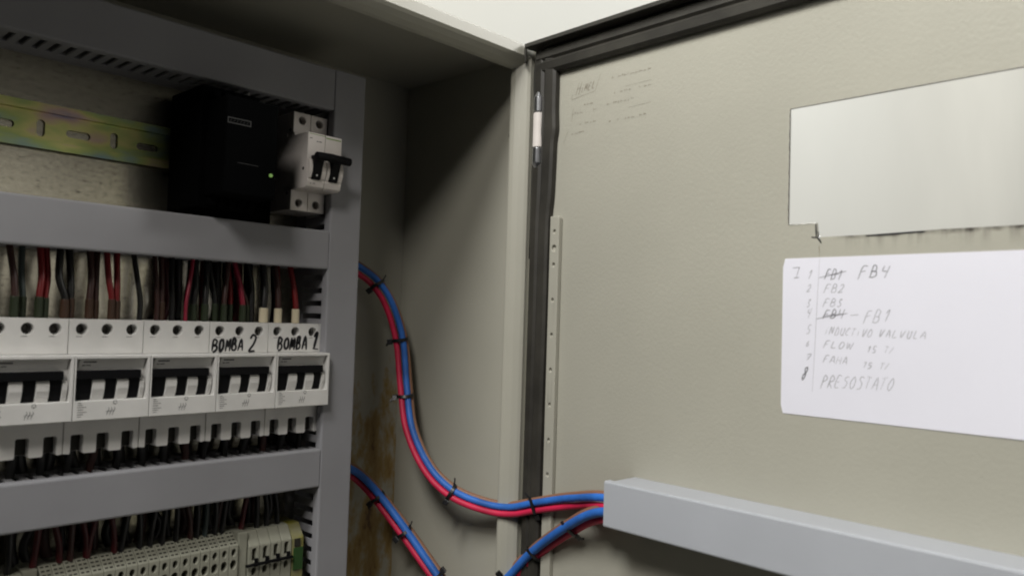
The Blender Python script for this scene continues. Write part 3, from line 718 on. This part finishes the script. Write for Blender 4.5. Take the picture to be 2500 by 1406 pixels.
# ------------------------------------------------------------ terminals at the bottom
def terminal(name, Wt, kind):
    t = thing(name, 'x', 'terminal block', (0, -8, -262)); off = (0, 8, 262)
    bm = B()
    prof_ = [(-8, -262), (-46, -262), (-50, -256), (-50, -201.5), (-44, -194), (-36, -189.5), (-8, -189.5)]
    if kind == 'small':
        panel(bm, rect(.15, Wt - .15, -262, -199.5), [circ(Wt / 2, -205.2, 2.1, 3.1, 12), circ(Wt / 2, -215.5, 2.9, 4.0, 12)], -50, 12, depth=8)
        prism_x(bm, [(-8, -262), (-37.9, -262), (-37.9, -199.5), (-49.8, -199.4), (-37, -190), (-8, -190)], .15, Wt - .15)
    else:
        panel(bm, rect(.15, Wt - .15, -262, -203.5), [slot(Wt / 2, -210.5, 4.2, 11), slot(Wt / 2, -225, 4.0, 7)], -50, 12, depth=9)
        prism_x(bm, [(-8, -262), (-37.9, -262), (-37.9, -203.5), (-49.8, -203.4), (-42, -191.5), (-8, -191)], .15, Wt - .15)
    h = obj('housing', bm, M['term'], t, bevel=.35, loc=off)
    bm = B()
    if kind == 'small':
        cyl(bm, (Wt / 2, -42.6, -205.2), 'y', 1.9, .6, 12); cyl(bm, (Wt / 2, -42.6, -215.5), 'y', 2.7, .6, 12)
        # little marker dashes on the sloping shoulder
        for r_ in range(4):
            for c_ in range(2):
                u = .12 + .24 * r_; y = -49.8 + 12.8 * u; z = -199.4 + 9.4 * u; x = 1.2 + c_ * 3.4
                v = [bm.verts.new((a * S, b_ * S, d * S)) for a, b_, d in ((x, y - .25, z + .1), (x + 2.3, y - .25, z + .1), (x + 2.3, y + .75, z + 1.0), (x, y + .75, z + 1.0))]; bm.faces.new(v)
    else:
        box(bm, Wt / 2 - 1.6, Wt / 2 + 1.6, -42, -41.2, -215, -206)
    obj('clamp_recess_shade', bm, M['recess_shade'], t, loc=off)  # dark fills put the pockets' shade into colour; dashes share this mesh
    return t
t0 = terminal('terminal_block', 8.3, 'small')
for k in range(18):
    t = t0 if k == 0 else copy_tree(t0)
    t.location = ((-374.5 + 8.4 * k) * S, -8 * S, -262 * S)
    t['label'] = 'narrow grey-beige terminal block, %s from the left in the long row' % ordn[k]; t['group'] = 'narrow terminal blocks along the bottom edge'
t1 = terminal('terminal_block', 10.3, 'large')
for k in range(4):
    t = t1 if k == 0 else copy_tree(t1)
    t.location = ((-213.5 + 10.5 * k) * S, -8 * S, -262 * S)
    t['label'] = 'wide grey terminal block with slotted opening, %s of four left of the earth terminal' % ordn[k]; t['group'] = 'wide terminal blocks beside the earth terminal'
bm = B(); box(bm, -6, 39, -55, -52.2, -219.5, -217.6)
for k in range(4): box(bm, 3 + 10.5 * k, 6 + 10.5 * k, -52.1, -50.1, -221, -214)
tag(obj('jumper_bar', bm, M['black'], loc=(-211, 1, 0)), 'black jumper bar linking the four wide terminal blocks', 'jumper bar')
t = thing('earth_terminal', 'yellow and green earth terminal block beside the vertical duct', 'terminal block', (-170.8, -8, -262)); off = (0, 8, 262)
bm = B(); prism_x(bm, [(-8, -262), (-48, -262), (-50, -250), (-50, -204), (-41, -192), (-8, -191)], 0, 11.5); obj('housing', bm, M['yellowgreen'], t, bevel=.5, loc=off)
bm = B(); box(bm, 1.0, 10.4, -51.6, -50.1, -232, -212); obj('green_face', bm, M['earthgreen'], t, bevel=.5, loc=off)
bm = B(); box(bm, 2, 7, -51.5, -50.1, -211, -204); obj('clamp_recess_shade', bm, M['recess_shade'], t, loc=off)  # raised dark block stands for a recess, shade given by colour
bm = B(); prism_x(bm, [(-8, -262), (-46, -262), (-46, -197), (-40, -192.5), (-8, -192)], 0, 24); box(bm, 24.1, 33.5, -42, -8, -262, -190.5)
tag(obj('end_stop', bm, M['term'], bevel=.8, loc=(-409, 0, 0)), 'beige rail end stop at the bottom left, before the terminal row', 'end stop')
bm = B(); box(bm, 0, 8.6, -48, -8, -262, -190)
tag(obj('end_plate', bm, M['term'], bevel=.8, loc=(-222.8, 0, 0)), 'plain grey plate between narrow and wide terminal blocks', 'end plate')

# ------------------------------------------------------------ cable bundles to the door
D_ = Vector((.73, .68, .04)).normalized()
def bundle(P, offs, sub=8):
    c = catmull(P, sub); out = []
    fr = []
    for i in range(len(c)):
        T = (c[min(i + 1, len(c) - 1)] - c[max(i - 1, 0)]).normalized(); s = D_.cross(T).normalized(); fr.append((c[i], T, s, D_))
    return fr
up = [(-128, 6, 62), (-100, 4, 60), (-77, 0, 49.4), (-56.2, -5, 35.5), (-39.9, -10, 12.1), (-28.2, -15, -25), (-28.5, -25, -72.5), (-35.6, -45, -115.3), (-36.3, -75, -150.9), (-29.1, -105, -172.2), (-17.7, -140, -181.2), (-9.5, -168, -181.0), (-7.5, -195, -173), (-9.8, -240, -160.3), (-27.5, -290, -148.6), (-32, -345, -147)]
lo = [(-128, 6, -150), (-100, 2, -153), (-77.4, 0, -161.5), (-61.3, 0, -172.5), (-46.6, -10, -191.6), (-33.6, -40, -224.1), (-23, -75, -260), (-17, -95, -279), (-10, -120, -284), (-8, -150, -262), (-4.5, -168, -245), (-4.5, -195, -218), (-15, -245, -182.9), (-29, -290, -160.3), (-34, -345, -154)]
fu, fl_ = bundle(up, None), bundle(lo, None)
def strand(fr, a, d, m, r, lab, tw=0.0, ph=0.0):
    n = len(fr); pts = []
    for i, (p, T, s, D) in enumerate(fr):
        k = math.sin(i / n * 9 + ph) * tw + math.sin(i / n * 23 + ph * 2.3) * tw * .35
        pts.append(p + s * (a + k) + D * (d + k * .8))
    bm = B(); tube(bm, pts, r, 14)
    tag(obj('cable', bm, m, smooth=True), lab, 'cable')
strand(fu, 3.5, 0, M['red'], 3.15, 'crimson cable along the underside of the upper bundle going to the door', .4)
strand(fu, -3.3, .5, M['blue'], 3.25, 'blue cable on top of the upper bundle going to the door', .4, 2)
strand(fu, -4.9, 6.9, M['brown'], 2.9, 'brown cable hidden behind the blue one in the upper bundle', .9, 1)
strand(fl_, 3.4, 3, M['red'], 3.3, 'crimson cable on the underside of the lower looping bundle', .8)
strand(fl_, -3.4, 0, M['blue'], 3.9, 'blue cable in front in the lower looping bundle', .8, 2)
strand(fl_, -4.8, 7.2, M['brown'], 3.1, 'brown cable at the back of the lower looping bundle', .9, 1)
def nearest(fr, p):
    p = Vector(p); return min(fr, key=lambda q: (q[0] - p).length)
def tie(fr, p, lab, head=1, tail=8, grp='black cable ties round the door cables'):
    c, T, s, D = nearest(fr, p); c = c + D * 3.2
    ring = []
    for k in range(29):
        a = 2 * math.pi * k / 28; ring.append(c + s * 8.4 * math.cos(a) + D * 8.6 * math.sin(a) * (1 if math.sin(a) > 0 else .95) + T * .6 * math.sin(a * 2))
    bm = B(); rings = []
    for k, q in enumerate(ring[:-1]):
        rad = (q - c); rad = (rad - T * rad.dot(T)).normalized()
        rings.append([bm.verts.new((q + T * u * 1.7 + rad * v * .75) * S) for u, v in ((-1, -1), (1, -1), (1, 1), (-1, 1))])
    for i in range(len(rings)):
        a, b = rings[i], rings[(i + 1) % len(rings)]
        for k in range(4): bm.faces.new((a[k], a[(k + 1) % 4], b[(k + 1) % 4], b[k]))
    o = obj('cable_tie', bm, M['tie']); tag(o, lab, 'cable tie', grp)
    hc = c + s * 10.6 * head - D * 2
    bm = B(); vs = []
    for a in (-1, 1):
        for b in (-1, 1):
            for d in (-1, 1): vs.append(bm.verts.new((hc + T * 3.0 * a + s * 2.6 * b + D * 2.6 * d) * S))
    for f in ((0, 1, 3, 2), (4, 6, 7, 5), (0, 4, 5, 1), (2, 3, 7, 6), (0, 2, 6, 4), (1, 5, 7, 3)): bm.faces.new([vs[i] for i in f])
    obj('head', bm, M['tie'], o, bevel=.5)
    if tail:
        bm = B(); tube(bm, [hc + s * head * 1.0, hc + s * head * (2 + tail * .35) + T * 1.5, hc + s * head * (2 + tail * .8) + T * 4], 1.1, 6); obj('tail', bm, M['tie'], o)
    else:
        bm = B(); tube(bm, [c - s * head * 7.5 - D * 2, c - s * head * 11 - D * 2 - T * 1.2, c - s * head * 14 - D * 1 - T * 3], .8, 6); obj('tail', bm, M['tie'], o)
tie(fu, (-52, -6, 33), 'black cable tie in deep shade, uppermost on the upper bundle', 1, 0)
tie(fu, (-28.2, -15, -25), 'black cable tie on the vertical run of the upper bundle, block-like head to the left', 1, 3)
tie(fu, (-30, -28, -82), 'black cable tie where the upper bundle starts to curve, pointed tail to the left', 1, 4)
tie(fu, (-29.1, -105, -172.2), 'black cable tie at the lowest left bend of the upper bundle', 1, 0)
tie(fu, (-7.0, -195, -172.2), 'thin black cable tie where the upper bundle crosses the door gasket', 1, 0)
tie(fl_, (-46.6, -10, -191.6), 'black cable tie at the top left of the lower bundle, over the stained panel', 1, 2)
tie(fl_, (-32, -42, -226), 'black cable tie on the falling part of the lower bundle', 1, 0)
tie(fl_, (-22, -78, -262), 'black cable tie at the bottom edge on the falling lower bundle', -1, 0)
tie(fl_, (-4, -163, -248), 'black cable tie at the bottom edge on the rising lower bundle', -1, 0)
tie(fl_, (-4.5, -195, -218), 'black cable tie on the rising lower bundle in front of the gasket', 1, 2)
tie(fl_, (-14, -243, -184), 'black cable tie on the lower bundle just left of the door duct', 1, 2)
